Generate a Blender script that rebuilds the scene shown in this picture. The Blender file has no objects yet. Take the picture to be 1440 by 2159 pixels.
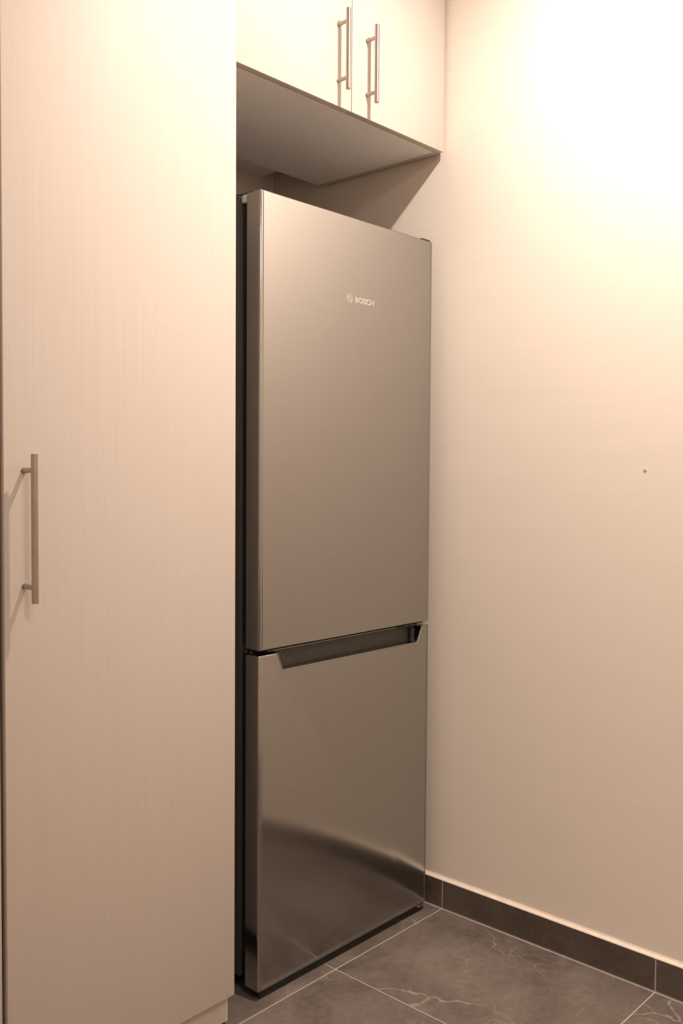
import bpy, bmesh, math, random
from mathutils import Vector, Matrix
random.seed(7)
S = bpy.context.scene
COL = S.collection

# ---------------------------------------------------------------- camera
F_PX, IW, IH = 1964.08, 1440, 2159
CAM = Vector((-1.976, -1.4597, 1.144))
yaw, pit, rol = -0.8311, -0.0395, 0.0066
cd = bpy.data.cameras.new('camera'); cam = bpy.data.objects.new('camera', cd); COL.objects.link(cam)
cd.sensor_fit = 'VERTICAL'; cd.sensor_height = 24.0; cd.lens = 24.0 * F_PX / IH; cd.clip_start = 0.02
fw = Vector((-math.sin(yaw)*math.cos(pit), math.cos(yaw)*math.cos(pit), math.sin(pit)))
r = fw.cross(Vector((0, 0, 1))).normalized(); u = r.cross(fw)
r2 = r*math.cos(rol) + u*math.sin(rol); u2 = -r*math.sin(rol) + u*math.cos(rol)
cam.matrix_world = Matrix(((r2.x, u2.x, -fw.x, CAM.x), (r2.y, u2.y, -fw.y, CAM.y), (r2.z, u2.z, -fw.z, CAM.z), (0, 0, 0, 1)))
S.camera = cam

# ---------------------------------------------------------------- world and exposure
w = bpy.data.worlds.new('world'); S.world = w; w.use_nodes = True
w.node_tree.nodes['Background'].inputs[0].default_value = (0.02, 0.018, 0.016, 1)
w.node_tree.nodes['Background'].inputs[1].default_value = 1.0
vs = S.view_settings
vs.view_transform = 'Standard'; vs.look = 'None'; vs.gamma = 1.0; vs.use_curve_mapping = False
vs.exposure = 0.03
LAMP_RGB = (1.0, 0.89, 0.81)
SPOT = (-0.50, -0.75, 32.0, 160)      # recessed downlight: x, y, watts, spread (deg)
FILL_PANEL = (-1.50, -2.15, 23.0)          # added fill light, unseen square panel behind the viewer: x, y, watts

# ---------------------------------------------------------------- measurements (metres)
WALL_X = 0.008            # plaster face of the right-hand wall
BACK_Y = 0.640            # plaster face behind the fridge
CEIL = 2.66
ROOM_L, ROOM_F = -2.9, -2.7
PF, PX0, PX1, PZ0 = -0.0318, -1.2276, -0.7295, 0.0705      # tall cabinet door plane, left, right, bottom
UF, UZ, UB = -0.0063, 1.978, 0.4266                        # wall cabinet door plane, underside, back
TOPZ = 2.46

# ---------------------------------------------------------------- materials
def mat(name):
    m = bpy.data.materials.new(name); m.use_nodes = True
    nt = m.node_tree; b = nt.nodes['Principled BSDF']
    return m, nt, b
def N(nt, t, **kw):
    n = nt.nodes.new(t)
    for k, v in kw.items(): setattr(n, k, v)
    return n
def L(nt, a, b): nt.links.new(a, b)
def coords(nt, scale=(1, 1, 1), kind='Object'):
    tc = N(nt, 'ShaderNodeTexCoord'); mp = N(nt, 'ShaderNodeMapping'); mp.inputs['Scale'].default_value = scale
    L(nt, tc.outputs[kind], mp.inputs['Vector']); return mp.outputs['Vector']
def noise(nt, vec, scale=5, detail=4, rough=.5, dist=0):
    n = N(nt, 'ShaderNodeTexNoise'); n.inputs['Scale'].default_value = scale; n.inputs['Detail'].default_value = detail
    n.inputs['Roughness'].default_value = rough; n.inputs['Distortion'].default_value = dist
    if vec is not None: L(nt, vec, n.inputs['Vector'])
    return n.outputs['Fac']
def ramp(nt, fac, stops):
    n = N(nt, 'ShaderNodeValToRGB'); e = n.color_ramp.elements
    while len(e) < len(stops): e.new(.5)
    for i, (p, c) in enumerate(stops): e[i].position = p; e[i].color = (*c, 1)
    L(nt, fac, n.inputs['Fac']); return n.outputs['Color']
def math_n(nt, op, a, b=None):
    n = N(nt, 'ShaderNodeMath', operation=op)
    for i, v in enumerate((a, b)):
        if v is None: continue
        if isinstance(v, (int, float)): n.inputs[i].default_value = v
        else: L(nt, v, n.inputs[i])
    return n.outputs[0]
def mixc(nt, fac, a, b, bt='MIX'):
    n = N(nt, 'ShaderNodeMix', data_type='RGBA', blend_type=bt)
    for s, v in ((0, fac), (6, a), (7, b)):
        if isinstance(v, (int, float)): n.inputs[s].default_value = v
        elif isinstance(v, tuple): n.inputs[s].default_value = (*v, 1)
        else: L(nt, v, n.inputs[s])
    return n.outputs[2]
def bump(nt, b, h, strength=.1, dist=.001):
    n = N(nt, 'ShaderNodeBump'); n.inputs['Strength'].default_value = strength; n.inputs['Distance'].default_value = dist
    L(nt, h, n.inputs['Height']); L(nt, n.outputs['Normal'], b.inputs['Normal'])
def plain(name, rgb, rough=.5, metal=0.0, var=.06, scale=40, spec=.5):
    m, nt, b = mat(name); v = coords(nt); f = noise(nt, v, scale, 3)
    lo = tuple(c*(1-var) for c in rgb); hi = tuple(min(1, c*(1+var)) for c in rgb)
    L(nt, ramp(nt, f, [(.3, lo), (.7, hi)]), b.inputs['Base Color'])
    b.inputs['Roughness'].default_value = rough; b.inputs['Metallic'].default_value = metal
    b.inputs['Specular IOR Level'].default_value = spec
    return m

def laminate():
    m, nt, b = mat('linen_laminate')
    v1 = coords(nt, (420, 420, 6)); v2 = coords(nt, (30, 30, 320)); v3 = coords(nt, (90, 90, 1.2))
    a = noise(nt, v1, 1.0, 3, .6); h = noise(nt, v2, 1.0, 3, .6); s = noise(nt, v3, 1.0, 2, .5)
    mixv = math_n(nt, 'ADD', math_n(nt, 'MULTIPLY', a, .62), math_n(nt, 'MULTIPLY', h, .38))
    mixv = math_n(nt, 'ADD', math_n(nt, 'MULTIPLY', mixv, .87), math_n(nt, 'MULTIPLY', s, .13))
    L(nt, ramp(nt, mixv, [(.34, (.578, .502, .437)), (.66, (.62, .543, .477))]), b.inputs['Base Color'])
    b.inputs['Roughness'].default_value = .55; b.inputs['Specular IOR Level'].default_value = .25
    bump(nt, b, a, .08, .0006); return m
def plaster(name, rgb):
    m, nt, b = mat(name)
    v = coords(nt, (1, 1.2, 14)); f = noise(nt, v, 2.2, 5, .6); g = noise(nt, coords(nt), 260, 3, .6)
    lo = tuple(c*.985 for c in rgb); hi = tuple(c*1.012 for c in rgb)
    L(nt, ramp(nt, f, [(.3, lo), (.7, hi)]), b.inputs['Base Color'])
    b.inputs['Roughness'].default_value = .62; b.inputs['Specular IOR Level'].default_value = .3
    bump(nt, b, math_n(nt, 'ADD', math_n(nt, 'MULTIPLY', f, .7), math_n(nt, 'MULTIPLY', g, .3)), .12, .0015); return m
def steel():
    m, nt, b = mat('silver_inox_finish')
    v = coords(nt, (60, 60, 900)); f = noise(nt, v, 1.0, 3, .6)
    big = noise(nt, coords(nt, (2, 2, 2)), 2.0, 3, .5)
    L(nt, ramp(nt, f, [(.3, (.395, .382, .366)), (.7, (.425, .412, .396))]), b.inputs['Base Color'])
    b.inputs['Metallic'].default_value = 1.0
    r_ = math_n(nt, 'ADD', math_n(nt, 'MULTIPLY', f, .04), math_n(nt, 'MULTIPLY', big, .05))
    L(nt, math_n(nt, 'ADD', r_, .125), b.inputs['Roughness'])
    return m
def stone(name, base, hi, vein, rough=.34, veins=.8):
    m, nt, b = mat(name)
    tc = N(nt, 'ShaderNodeTexCoord'); oi = N(nt, 'ShaderNodeObjectInfo')
    sc = N(nt, 'ShaderNodeVectorMath', operation='SCALE'); sc.inputs[0].default_value = (7.3, 3.1, 5.7); L(nt, oi.outputs['Random'], sc.inputs['Scale'])
    ad = N(nt, 'ShaderNodeVectorMath', operation='ADD'); L(nt, tc.outputs['Object'], ad.inputs[0]); L(nt, sc.outputs[0], ad.inputs[1])
    v = ad.outputs[0]
    cloud = noise(nt, v, 6, 8, .62, .6); fine = noise(nt, v, 55, 6, .7)
    c = ramp(nt, math_n(nt, 'ADD', math_n(nt, 'MULTIPLY', cloud, .62), math_n(nt, 'MULTIPLY', fine, .38)), [(.36, base), (.64, hi)])
    # thin pale veins: warped cell edges, broken up by a mask
    wn = N(nt, 'ShaderNodeTexNoise'); wn.inputs['Scale'].default_value = 3.2; wn.inputs['Detail'].default_value = 6; L(nt, v, wn.inputs['Vector'])
    ws = N(nt, 'ShaderNodeVectorMath', operation='SCALE'); ws.inputs['Scale'].default_value = .34; L(nt, wn.outputs['Color'], ws.inputs[0])
    wa = N(nt, 'ShaderNodeVectorMath', operation='ADD'); L(nt, v, wa.inputs[0]); L(nt, ws.outputs[0], wa.inputs[1])
    for scale, width, lo, hi_, k in ((2.6, .0055, .44, .58, veins), (6.0, .010, .52, .66, veins*.55)):
        vo = N(nt, 'ShaderNodeTexVoronoi', feature='DISTANCE_TO_EDGE'); vo.inputs['Scale'].default_value = scale; L(nt, wa.outputs[0], vo.inputs['Vector'])
        line = ramp(nt, vo.outputs['Distance'], [(0.0, (1, 1, 1)), (width, (0, 0, 0))])
        msk = ramp(nt, noise(nt, v, 2.6+scale, 3, .5), [(lo, (0, 0, 0)), (hi_, (1, 1, 1))])
        f = math_n(nt, 'MULTIPLY', math_n(nt, 'MULTIPLY', line, msk), k)
        c = mixc(nt, f, c, vein)
    L(nt, c, b.inputs['Base Color'])
    b.inputs['Roughness'].default_value = rough; b.inputs['Specular IOR Level'].default_value = .45
    bump(nt, b, fine, .06, .0005); return m

M_LAM = laminate()
M_EDGE = plain('laminate_edge_band', (.56, .46, .36), .5)
M_CARC = plain('carcass_board', (.87, .835, .79), .5, 0, .012)
M_WALL = plaster('cream_plaster', (.80, .71, .615))
M_CEIL = plaster('ceiling_paint', (.80, .76, .70))
M_BEAD = plain('pale_sealant', (.80, .68, .56), .6)
M_TILE = stone('brown_stone_tile', (.103, .079, .065), (.205, .162, .135), (.42, .36, .31), .36, .7)
M_SKIRT = stone('dark_stone_skirting', (.075, .056, .045), (.125, .098, .08), (.16, .13, .11), .4, .35)
M_GROUT = plain('grey_grout', (.44, .385, .34), .9)
M_STEEL = steel()
M_BODY = plain('grey_painted_steel', (.05, .046, .042), .5, .1)
M_BLACK = plain('black_rubber', (.012, .011, .010), .6)
M_DARKP = plain('dark_grey_plastic', (.055, .047, .040), .4)
M_HINGE = plain('zinc_hinge', (.55, .52, .48), .35, .9)
M_WHITEP = plain('pale_grey_plastic', (.62, .60, .58), .45)
M_NICK = plain('satin_nickel', (.40, .345, .30), .30, 1.0)
M_LOGO = plain('printed_silver_lettering', (.56, .52, .47), .5, .2)
M_PLUG = plain('wall_plug_plastic', (.66, .57, .48), .6)
M_LAMPW = plain('white_lamp_trim', (.82, .80, .77), .4)

# ---------------------------------------------------------------- mesh helpers
def tag(o, label=None, cat=None, group=None, kind=None):
    if label: o['label'] = label
    if cat: o['category'] = cat
    if group: o['group'] = group
    if kind: o['kind'] = kind
    return o
def link(name, me, m, parent=None, smooth=None):
    o = bpy.data.objects.new(name, me); COL.objects.link(o)
    if m is not None and not me.materials: me.materials.append(m)
    if parent: o.parent = parent
    return o
def obj(name, bm, m, parent=None, smooth=False):
    bmesh.ops.recalc_face_normals(bm, faces=bm.faces[:])
    me = bpy.data.meshes.new(name); bm.to_mesh(me); bm.free()
    if smooth:
        for p in me.polygons: p.use_smooth = True
        me.set_sharp_from_angle(angle=math.radians(40))
    return link(name, me, m, parent)
def empty(name, loc=(0, 0, 0)):
    o = bpy.data.objects.new(name, None); o.location = loc; o.empty_display_size = .1; COL.objects.link(o); return o
def add_box(bm, x0, x1, y0, y1, z0, z1, bev=0, seg=1):
    d = bmesh.ops.create_cube(bm, size=1.0); vs_ = d['verts']
    for v in vs_:
        v.co = Vector((x0+(v.co.x+.5)*(x1-x0), y0+(v.co.y+.5)*(y1-y0), z0+(v.co.z+.5)*(z1-z0)))
    if bev:
        es = {e for v in vs_ for e in v.link_edges}
        bmesh.ops.bevel(bm, geom=list(es), offset=bev, segments=seg, affect='EDGES', profile=.5)
def box(name, m, parent, x0, x1, y0, y1, z0, z1, bev=0, seg=1):
    """box in coordinates relative to its root parent's location"""
    bm = bmesh.new(); add_box(bm, x0, x1, y0, y1, z0, z1, bev, seg); return obj(name, bm, m, parent, smooth=bev > 0)
def add_cyl(bm, p0, p1, rad, seg=24, bev=0.0, rad2=None):
    p0, p1 = Vector(p0), Vector(p1); ax = (p1-p0); ln = ax.length; ax.normalize()
    q = ax.to_track_quat('Z', 'Y').to_matrix(); rad2 = rad if rad2 is None else rad2
    rings = [(0, max(rad-bev, 1e-4)), (bev, rad), (ln-bev, rad2), (ln, max(rad2-bev, 1e-4))] if bev else [(0, rad), (ln, rad2)]
    loops = []
    for h, rr in rings:
        loops.append([bm.verts.new(p0 + q @ Vector((rr*math.cos(2*math.pi*i/seg), rr*math.sin(2*math.pi*i/seg), h))) for i in range(seg)])
    for a, b in zip(loops, loops[1:]):
        for i in range(seg): bm.faces.new((a[i], a[(i+1) % seg], b[(i+1) % seg], b[i]))
    bm.faces.new(loops[0][::-1]); bm.faces.new(loops[-1])
def prism(bm, outline, lo, hi, axis):
    """extrude a closed 2-D outline; axis 'y': outline=(x,z); axis 'z': outline=(x,y)"""
    def P(a, b, t): return (a, t, b) if axis == 'y' else ((a, b, t) if axis == 'z' else (t, a, b))
    A = [bm.verts.new(P(a, b, lo)) for a, b in outline]; B = [bm.verts.new(P(a, b, hi)) for a, b in outline]
    n = len(outline)
    for i in range(n): bm.faces.new((A[i], A[(i+1) % n], B[(i+1) % n], B[i]))
    return A, B

# ---------------------------------------------------------------- the room
def shell(name, m, x0, x1, y0, y1, z0, z1):
    return tag(box(name, m, None, x0, x1, y0, y1, z0, z1), kind='structure')
T = .12
floor = shell('floor', M_GROUT, ROOM_L-T, WALL_X+T, ROOM_F-T, BACK_Y+T, -.10, -.0012)
wall_right = shell('wall_right', M_WALL, WALL_X, WALL_X+T, ROOM_F-T, BACK_Y+T, -.0012, CEIL)
shell('wall_back', M_WALL, ROOM_L-T, WALL_X, BACK_Y, BACK_Y+T, -.0012, CEIL)
shell('wall_left', M_WALL, ROOM_L-T, ROOM_L, ROOM_F, BACK_Y, -.0012, CEIL)
shell('wall_front', M_WALL, ROOM_L-T, WALL_X, ROOM_F-T, ROOM_F, -.0012, CEIL)
shell('ceiling', M_CEIL, ROOM_L-T, WALL_X+T, ROOM_F-T, BACK_Y+T, CEIL, CEIL+T)

# floor tiles, one object each, laid on the grout bed
G = .0036; PITCH = .5841; TX, TY = -.4169, -.0280
xs = [TX - PITCH*i for i in range(0, 6)]; xs = [-.0040] + xs
xs = [x for x in xs if x > ROOM_L-.01] + [ROOM_L]
ys = [BACK_Y] + sorted([TY + PITCH*k for k in range(-6, 2) if ROOM_F < TY + PITCH*k < BACK_Y - .02], reverse=True) + [ROOM_F]
cache = {}
for i in range(len(xs)-1):
    for j in range(len(ys)-1):
        wx, wy = xs[i]-xs[i+1]-G, ys[j]-ys[j+1]-G
        if wx < .02 or wy < .02: continue
        k = (round(wx, 4), round(wy, 4))
        if k not in cache:
            bm = bmesh.new(); add_box(bm, -wx/2, wx/2, -wy/2, wy/2, -.0012, 0, .0007)
            o = obj('tile', bm, M_TILE, floor); cache[k] = o.data
        else: o = link('tile', cache[k], M_TILE, floor)
        o.location = ((xs[i]+xs[i+1])/2, (ys[j]+ys[j+1])/2, 0)
        o.rotation_euler.z = 0 if (i*3+j) % 2 else math.pi

# stone skirting along the right-hand wall, in lengths that follow the floor joints
SK_X, SK_H = -.0018, .0745
bb = tag(box('baseboard_right', M_GROUT, None, SK_X+.0012, WALL_X, ROOM_F, BACK_Y, -.0012, SK_H-.001), kind='structure')
for j in range(len(ys)-1):
    a, b_ = ys[j]-G/2, ys[j+1]+G/2
    if a-b_ < .02: continue
    bm = bmesh.new(); add_box(bm, SK_X, WALL_X-.001, b_, a, .0022, SK_H, .0006); obj('skirting_tile', bm, M_SKIRT, bb)
bm = bmesh.new()      # bead of sealant on the top edge
prism(bm, [(SK_X+.0006, SK_H-.0002), (SK_X+.0022, SK_H+.0022), (WALL_X-.002, SK_H+.0055), (WALL_X, SK_H+.0095), (WALL_X, SK_H-.0002)], ROOM_F, BACK_Y, 'y')
obj('sealant_bead', bm, M_BEAD, bb)
# wall plug left in the plaster
bm = bmesh.new(); add_cyl(bm, (0, 0, 0), (-.0016, 0, 0), .0038, 16, .0005); add_cyl(bm, (-.0012, 0, -.0005), (-.0022, 0, -.0005), .0019, 12)
pl = obj('wall_plug', bm, M_PLUG, wall_right, True); pl.location = (WALL_X, -.5613, 1.161)

# ---------------------------------------------------------------- bar handles
def handle(parent, x, y_face, z0, z1, zp, off, rad=.0056, prad=.0042):
    bm = bmesh.new()
    add_cyl(bm, (x, y_face-off, z0), (x, y_face-off, z1), rad, 28, .0006)
    for z in zp:
        add_cyl(bm, (x, y_face, z), (x, y_face-off, z), prad, 20)
        add_cyl(bm, (x, y_face, z), (x, y_face-.0015, z), prad+.0008, 20)
    return obj('handle', bm, M_NICK, parent, True)
def door_slab(name, parent, x0, x1, yf, z0, z1, th=.018):
    return box(name, M_LAM, parent, x0, x1, yf, yf+th, z0, z1, .0009, 2)

# ---------------------------------------------------------------- tall cabinets beside the fridge
def tall_cabinet(name, x0, x1, label, hx, zc, dx0=.0015, dx1=0.0, back=0.0):
    t = empty(name, ((x0+x1)/2, .30, 0)); ox, oy = t.location.x, t.location.y
    X0, X1 = x0-ox, x1-ox; f = PF+back-oy; cf = f+.0195; bk = BACK_Y-.004-oy
    p = .018
    box('side_panel', M_LAM, t, X0, X0+p, cf, bk, PZ0-.002, TOPZ)
    box('side_panel', M_LAM, t, X1-p, X1, cf, bk, PZ0-.002, TOPZ)
    box('bottom_panel', M_CARC, t, X0+p, X1-p, cf, bk, PZ0-.002, PZ0+p)
    box('top_panel', M_CARC, t, X0+p, X1-p, cf, bk, TOPZ-p, TOPZ)
    box('back_panel', M_CARC, t, X0+p, X1-p, bk-.006, bk, PZ0+p, TOPZ-p)
    box('plinth', M_LAM, t, X0, X1-.001, cf+.001, cf+.017, .0085, PZ0-.003)
    for sx in (X0+.05, X1-.06):
        for sy in (cf+.09, bk-.08):
            bm = bmesh.new(); add_cyl(bm, (sx, sy, 0), (sx, sy, PZ0-.002), .016, 16); add_cyl(bm, (sx, sy, 0), (sx, sy, .012), .025, 16, .002)
            obj('leg', bm, M_BLACK, t, True)
    d = door_slab('door', t, X0+dx0, X1-dx1, f, PZ0, TOPZ-.002)
    handle(d, hx-ox, f, *zc)
    return tag(t, label, 'cabinet')
tall_cabinet('tall_cabinet', PX0, PX1, 'tall cream laminate cabinet with long bar handle, left of the fridge', -1.1915, (.9304, 1.1753, (1.1483, .9560), .034), .0008)
tall_cabinet('tall_cabinet', PX0-.0035-.50, PX0-.0035, 'tall cream cabinet showing only as a narrow strip at the left picture edge', PX0-.0035-.46, (.9304, 1.1753, (1.1483, .9560), .034), .0008, .0012, .007)

# ---------------------------------------------------------------- wall cabinet over the fridge
def wall_cabinet():
    x0, x1 = PX1+.0008, -.0010
    t = empty('wall_cabinet', ((x0+x1)/2, .21, UZ)); ox, oy, oz = t.location
    X0, X1 = x0-ox, x1-ox; f = UF-oy; cf = f+.0195; bk = UB-oy; H = TOPZ-UZ; p = .018
    box('side_panel', M_LAM, t, X0, X0+p, cf, bk, 0, H)
    box('side_panel', M_LAM, t, X1-p, X1, cf, bk, 0, H)
    box('bottom_panel', M_CARC, t, X0+p, X1-p, cf, bk, 0.0, p)
    box('top_panel', M_CARC, t, X0+p, X1-p, cf, bk, H-p, H)
    box('back_panel', M_CARC, t, X0+p, X1-p, bk-.006, bk, p, H-p)
    for zz in (.06, H-.12): box('wall_bracket', M_CARC, t, X0+.05, X1-.05, bk, BACK_Y-.001-oy, zz, zz+.05)
    sp = -.3580-ox
    d1 = door_slab('door', t, X0+.0012, sp-.0012, f, .0, H-.002)
    handle(d1, -.4040-ox, f, 2.0075-oz, 2.1855-oz, (2.1585-oz, 2.0340-oz), .031)
    d2 = door_slab('door', t, sp+.0012, X1-.002, f, .0, H-.002)
    handle(d2, -.3055-ox, f, 2.0065-oz, 2.1835-oz, (2.1555-oz, 2.0315-oz), .031)
    return tag(t, 'cream two-door wall cabinet with bar handles hung above the fridge', 'cabinet')
wall_cabinet()
# filler above the cabinets up to the ceiling
tag(box('trim_1', M_LAM, None, PX0-.0035-.50, -.001, .012, .030, TOPZ+.0005, CEIL-.0005), kind='structure')

# ---------------------------------------------------------------- fridge-freezer
FX0, FX1 = -.6348, -.0348
DT = .043                         # door thickness
ZB, ZS2, ZS, ZT = .0205, .7561, .7663, 1.7430
fr = empty('refrigerator', ((FX0+FX1)/2, .30, 0)); FO = fr.location
tag(fr, 'silver two-door fridge freezer standing between the tall cabinet and the wall', 'refrigerator')
def fx(x): return x-FO.x
def fy(y): return y-FO.y
BY0, BY1 = .060, .600
box('body', M_BODY, fr, fx(FX0), fx(FX1), fy(BY0), fy(BY1), .035, 1.7365, .004, 2)
box('top_cover', M_DARKP, fr, fx(FX0)+.004, fx(FX1)-.004, fy(BY0)+.01, fy(BY1)-.05, 1.7366, 1.7415, .002, 1)
box('base_strip', M_BLACK, fr, fx(FX0)+.012, fx(FX1)-.012, fy(.008), fy(.026), .0015, ZB-.0015)  # plain black strip set forward to make a dark band under the door
for sx in (FX0+.045, FX1-.045):
    for sy in (BY0+.06, BY1-.06):
        bm = bmesh.new(); add_cyl(bm, (fx(sx), fy(sy), 0), (fx(sx), fy(sy), .036), .010, 16); add_cyl(bm, (fx(sx), fy(sy), 0), (fx(sx), fy(sy), .009), .019, 20, .002)
        obj('foot', bm, M_BLACK, fr, True)

def door_outline():
    """plan section of a door: square back, rounded front edges with a fine groove beside them"""
    rr = .0055; pts = []
    xl, xr = fx(FX0), fx(FX1); yf, yb = fy(0), fy(DT)
    pts += [(xl+.0015, yb), (xl, yb-.0015)]
    for i in range(9):
        a = math.pi - (math.pi/2)*i/8
        pts.append((xl+rr+rr*math.cos(a), yf+rr-rr*math.sin(a)))
    pts += [(xl+rr+.0018, yf+.0002), (xl+rr+.0024, yf+.0012), (xl+rr+.0034, yf+.0012), (xl+rr+.0046, yf)]
    mir = [(xl+xr-a, b) for a, b in reversed(pts)]
    return pts + mir
def slab_from_outline(bm, outl, z0, z1, rz=.003):
    """extruded plan with softened top and bottom edges"""
    cx = sum(a for a, b in outl)/len(outl); cy = fy(DT/2)
    lv = []
    for k in range(5):
        a = (math.pi/2)*k/4; lv.append((z0+rz*(1-math.sin(a)), rz*(1-math.cos(a))))
    lv = lv + [(z1-(z-z0), i) for z, i in reversed(lv)]
    lv = sorted(lv)
    loops = []
    hw = (fx(FX1)-fx(FX0))/2; hd = DT/2
    for z, ins in lv:
        loops.append([bm.verts.new((cx+(a-cx)*(hw-ins)/hw, cy+(b-cy)*(hd-ins)/hd, z)) for a, b in outl])
    n = len(outl)
    for A, B in zip(loops, loops[1:]):
        for i in range(n): bm.faces.new((A[i], A[(i+1) % n], B[(i+1) % n], B[i]))
    bm.faces.new(loops[0][::-1]); bm.faces.new(loops[-1])
OUT = door_outline()
bm = bmesh.new(); slab_from_outline(bm, OUT, ZS, ZT)
upper = obj('door', bm, M_STEEL, fr, True)

# freezer door with the grip cut out of its top edge
RX0, RX1, RX0B, RX1B, RZ, RD = -.5800, -.0650, -.5645, -.0830, .7165, .033
bm = bmesh.new(); slab_from_outline(bm, OUT, ZB, ZS2)
lower = obj('freezer_door', bm, M_STEEL, fr, True)
cb = bmesh.new()
A, B = prism(cb, [(fx(RX0)-.003, ZS2+.02), (fx(RX0), ZS2-.002), (fx(RX0B)-.002, RZ+.004), (fx(RX0B)+.003, RZ), (fx(RX1B)-.003, RZ), (fx(RX1B)+.002, RZ+.004), (fx(RX1), ZS2-.002), (fx(RX1)+.003, ZS2+.02)], fy(-.02), fy(RD), 'y')
cb.faces.new(A[::-1]); cb.faces.new(B)
cut = obj('cutter', cb, None, None)
cut.parent = fr
md = lower.modifiers.new('grip', 'BOOLEAN'); md.operation = 'DIFFERENCE'; md.solver = 'EXACT'; md.object = cut
bpy.context.view_layer.update()
dg = bpy.context.evaluated_depsgraph_get()
nm = bpy.data.meshes.new_from_object(lower.evaluated_get(dg)); lower.modifiers.clear(); lower.data = nm
if not nm.materials: nm.materials.append(M_STEEL)
bpy.data.objects.remove(cut)
# light bevel lip round the cut-out so that its edge catches the light
lip = bmesh.new(); path = [(RX0, ZS2-.0012), (RX0B-.0005, RZ+.002), (RX0B+.004, RZ-.0006), (RX1B-.004, RZ-.0006), (RX1B+.0005, RZ+.002), (RX1, ZS2-.0012)]
for (ax, az), (bx, bz) in zip(path, path[1:]):
    add_cyl(lip, (fx(ax), fy(.0010), az), (fx(bx), fy(.0010), bz), .0021, 12)
obj('grip_edge', lip, M_STEEL, lower, True)
# grip liner: dark moulding against the back of the cut-out, curling forward at its ends
gl = bmesh.new(); front = []
for k in range(41):
    t = k/40; x = RX0B+.0008+(RX1B-RX0B-.0016)*t
    e = (1-t)*(RX1B-RX0B); e2 = t*(RX1B-RX0B)
    front.append((fx(x), fy(RD-.004-.012*(1-min(e/.045, 1))**2-.006*(1-min(e2/.02, 1))**2)))
outl = front + [(fx(RX1B)-.0008, fy(RD-.0002)), (fx(RX0B)+.0008, fy(RD-.0002))]
A, B = prism(gl, outl, RZ+.0002, ZS2-.0025, 'z'); gl.faces.new(A[::-1]); gl.faces.new(B)
obj('grip_liner', gl, M_DARKP, lower, True)
box('grip_end_cap', M_BLACK, lower, fx(RX1B-.016), fx(RX1B-.0012), fy(.0085), fy(.0175), RZ+.0004, ZS2-.003, .002, 2)

# door gaskets in the gap behind the doors
for z0, z1 in ((ZB+.03, ZS2-.012), (ZS+.010, ZT-.014)):
    box('gasket', M_BLACK, fr, fx(FX0)+.008, fx(FX1)-.008, fy(DT+.0004), fy(BY0-.0004), z0, z1)
# hinges
def hinge_cap(x, y0, y1, z0, z1, wd=.036, m=M_DARKP):
    return box('hinge_cap', m, fr, fx(x)-wd/2, fx(x)+wd/2, fy(y0), fy(y1), z0, z1, .003, 2)
hinge_cap(FX1-.020, .005, .120, ZT+.0005, ZT+.0060)
hinge_cap(FX0+.026, .030, .110, ZT-.0012, ZT+.0065, .030)
box('cover_cap', M_WHITEP, fr, fx(FX0)+.0005, fx(FX0)+.020, fy(.0438), fy(.0597), 1.7235, 1.7395, .002, 2)
def pin(name, x, y, z0, z1, rad=.0042, m=M_HINGE):
    b2 = bmesh.new(); add_cyl(b2, (fx(x), fy(y), z0), (fx(x), fy(y), z1), rad, 16, .0006); return obj(name, b2, m, fr, True)
box('hinge_plate', M_HINGE, fr, fx(FX1)-.038, fx(FX1)-.004, fy(.008), fy(BY0-.001), ZS2+.0035, ZS2+.0065, .0008, 1)
pin('hinge_pin', FX1-.014, .016, ZS2+.0005, ZS-.0005)
for yy in (.018, .034): pin('cover_screw', FX0+.006, yy+.014, ZS2+.0008, ZS2+.0068, .0032, M_BODY)
box('hinge_plate', M_HINGE, fr, fx(FX1)-.034, fx(FX1)-.008, fy(.002), fy(.0075), ZB-.0065, ZB-.003, .0008, 1)
pin('hinge_pin', FX1-.006, .012, ZB-.009, ZB-.0005, .005)

# printed maker's name and round emblem on the upper door
tcu = bpy.data.curves.new('lettering', 'FONT'); tcu.body = 'BOSCH'; tcu.size = 1.0; tcu.offset = .018; tcu.extrude = 0; tcu.resolution_u = 4
tob = bpy.data.objects.new('lettering_curve', tcu); COL.objects.link(tob); bpy.context.view_layer.update()
dg = bpy.context.evaluated_depsgraph_get(); tm = bpy.data.meshes.new_from_object(tob.evaluated_get(dg)); bpy.data.objects.remove(tob)
x_ = [v.co.x for v in tm.vertices]; y_ = [v.co.y for v in tm.vertices]
LX0, LX1, LZ0, LZ1 = -.3335, -.2670, 1.5482, 1.5612
lb = bmesh.new(); lb.from_mesh(tm)
for v in lb.verts:
    v.co = Vector((fx(LX0+(v.co.x-min(x_))/(max(x_)-min(x_))*(LX1-LX0)), fy(-.0003), LZ0+(v.co.y-min(y_))/(max(y_)-min(y_))*(LZ1-LZ0)))
ext = bmesh.ops.extrude_face_region(lb, geom=lb.faces[:])
for v in [g for g in ext['geom'] if isinstance(g, bmesh.types.BMVert)]: v.co.y += .0005
for f_ in lb.faces: f_.smooth = False
obj('lettering', lb, M_LOGO, upper)
eb = bmesh.new(); ec = Vector((fx(-.3535), fy(0), 1.5550)); ER = .0099
def ring(bm, r0, r1, y0, y1, n=40):
    q = []
    for i in range(n):
        a = 2*math.pi*i/n; c, s = math.cos(a), math.sin(a)
        q.append([bm.verts.new(ec+Vector((rr*c, yy, rr*s))) for rr, yy in ((r0, y0), (r1, y0), (r1, y1), (r0, y1))])
    for i in range(n):
        a, b_ = q[i], q[(i+1) % n]
        for k in range(4): bm.faces.new((a[k], a[(k+1) % 4], b_[(k+1) % 4], b_[k]))
ring(eb, ER-.0013, ER, -.0003, .0002)
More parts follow.
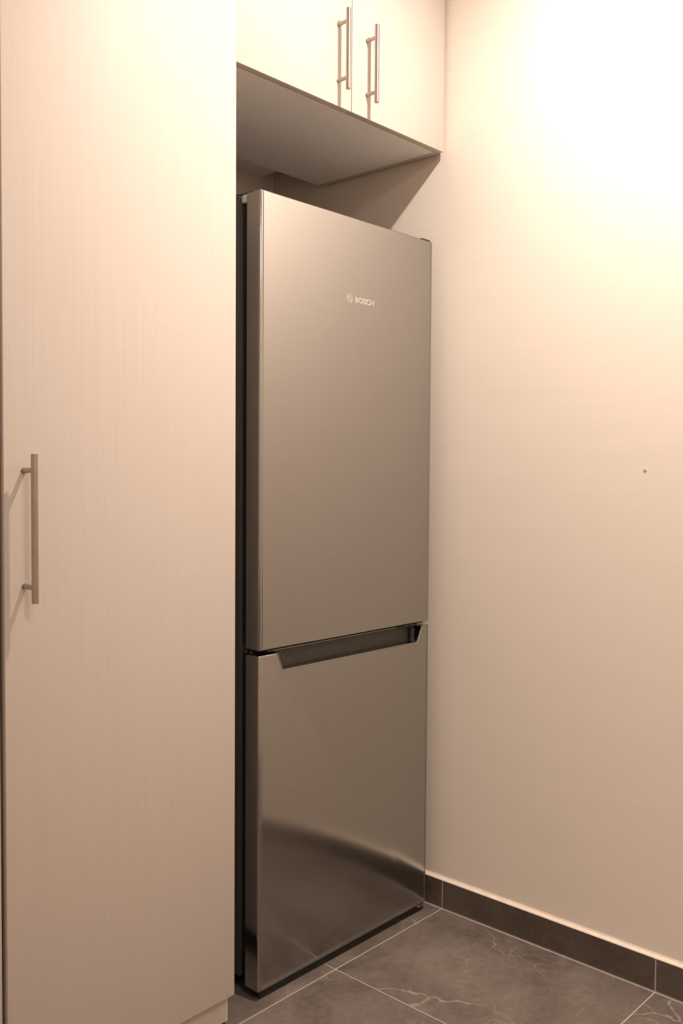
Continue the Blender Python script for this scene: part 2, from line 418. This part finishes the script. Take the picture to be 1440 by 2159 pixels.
for s in (-1, 1):           # armature: two curved bars joined by a bridge
    pts = []
    for i in range(9):
        zz = -.0062+.0124*i/8; pts.append((s*(.0050-.0018*(zz/.0062)**2), zz))
    for (ax, az), (bx, bz) in zip(pts, pts[1:]):
        add_box(eb, ec.x+(ax+bx)/2-.0008, ec.x+(ax+bx)/2+.0008, ec.y-.0003, ec.y+.0002, ec.z+az, ec.z+bz)
for zz in (-.0022, .0022): add_box(eb, ec.x-.0045, ec.x+.0045, ec.y-.0003, ec.y+.0002, ec.z+zz-.0006, ec.z+zz+.0006)
obj('emblem', eb, M_LOGO, upper)

# ---------------------------------------------------------------- ceiling downlight and added fill panel (above the frame)
def glow():
    m, nt, b = mat('lamp_lens'); b.inputs['Base Color'].default_value = (.9, .85, .75, 1)
    b.inputs['Emission Color'].default_value = (*LAMP_RGB, 1); b.inputs['Emission Strength'].default_value = 1.5; return m
M_GLOW = glow()
x, y, watts, cone = SPOT
t = empty('ceiling_downlight', (x, y, CEIL)); tag(t, 'round white recessed downlight in the ceiling in front of the fridge', 'light')
bm = bmesh.new(); prof = [(.034, -.001), (.036, -.007), (.044, -.008), (.050, -.004), (.051, -.0005)]
loops = [[bm.verts.new((rr*math.cos(2*math.pi*k/36), rr*math.sin(2*math.pi*k/36), z)) for k in range(36)] for rr, z in prof]
for a, b_ in zip(loops, loops[1:]):
    for k in range(36): bm.faces.new((a[k], a[(k+1) % 36], b_[(k+1) % 36], b_[k]))
obj('trim_ring', bm, M_LAMPW, t, True)
bm = bmesh.new(); add_cyl(bm, (0, 0, -.0005), (0, 0, -.003), .034, 32); obj('lens', bm, M_GLOW, t, True)
ld = bpy.data.lights.new('downlight_beam', 'AREA'); ld.shape = 'DISK'; ld.size = .066; ld.energy = watts; ld.color = LAMP_RGB; ld.spread = math.radians(cone)
lo = bpy.data.objects.new('downlight_beam', ld); COL.objects.link(lo); lo.parent = t; lo.location = (0, 0, -.012)

x, y, watts = FILL_PANEL  # unseen panel, added only to give the room soft fill
t = empty('added_fill_panel', (x, y, CEIL)); tag(t, 'square white ceiling panel added out of view for soft fill light', 'light')
bm = bmesh.new()
for x0, x1, y0, y1 in ((-.32, .32, -.32, -.30), (-.32, .32, .30, .32), (-.32, -.30, -.30, .30), (.30, .32, -.30, .30)): add_box(bm, x0, x1, y0, y1, -.022, -.0005)
obj('frame', bm, M_LAMPW, t)
box('diffuser', M_GLOW, t, -.2995, .2995, -.2995, .2995, -.012, -.0005)
ld = bpy.data.lights.new('fill_glow', 'AREA'); ld.shape = 'SQUARE'; ld.size = .59; ld.energy = watts; ld.color = LAMP_RGB
lo = bpy.data.objects.new('fill_glow', ld); COL.objects.link(lo); lo.parent = t; lo.location = (0, 0, -.014)
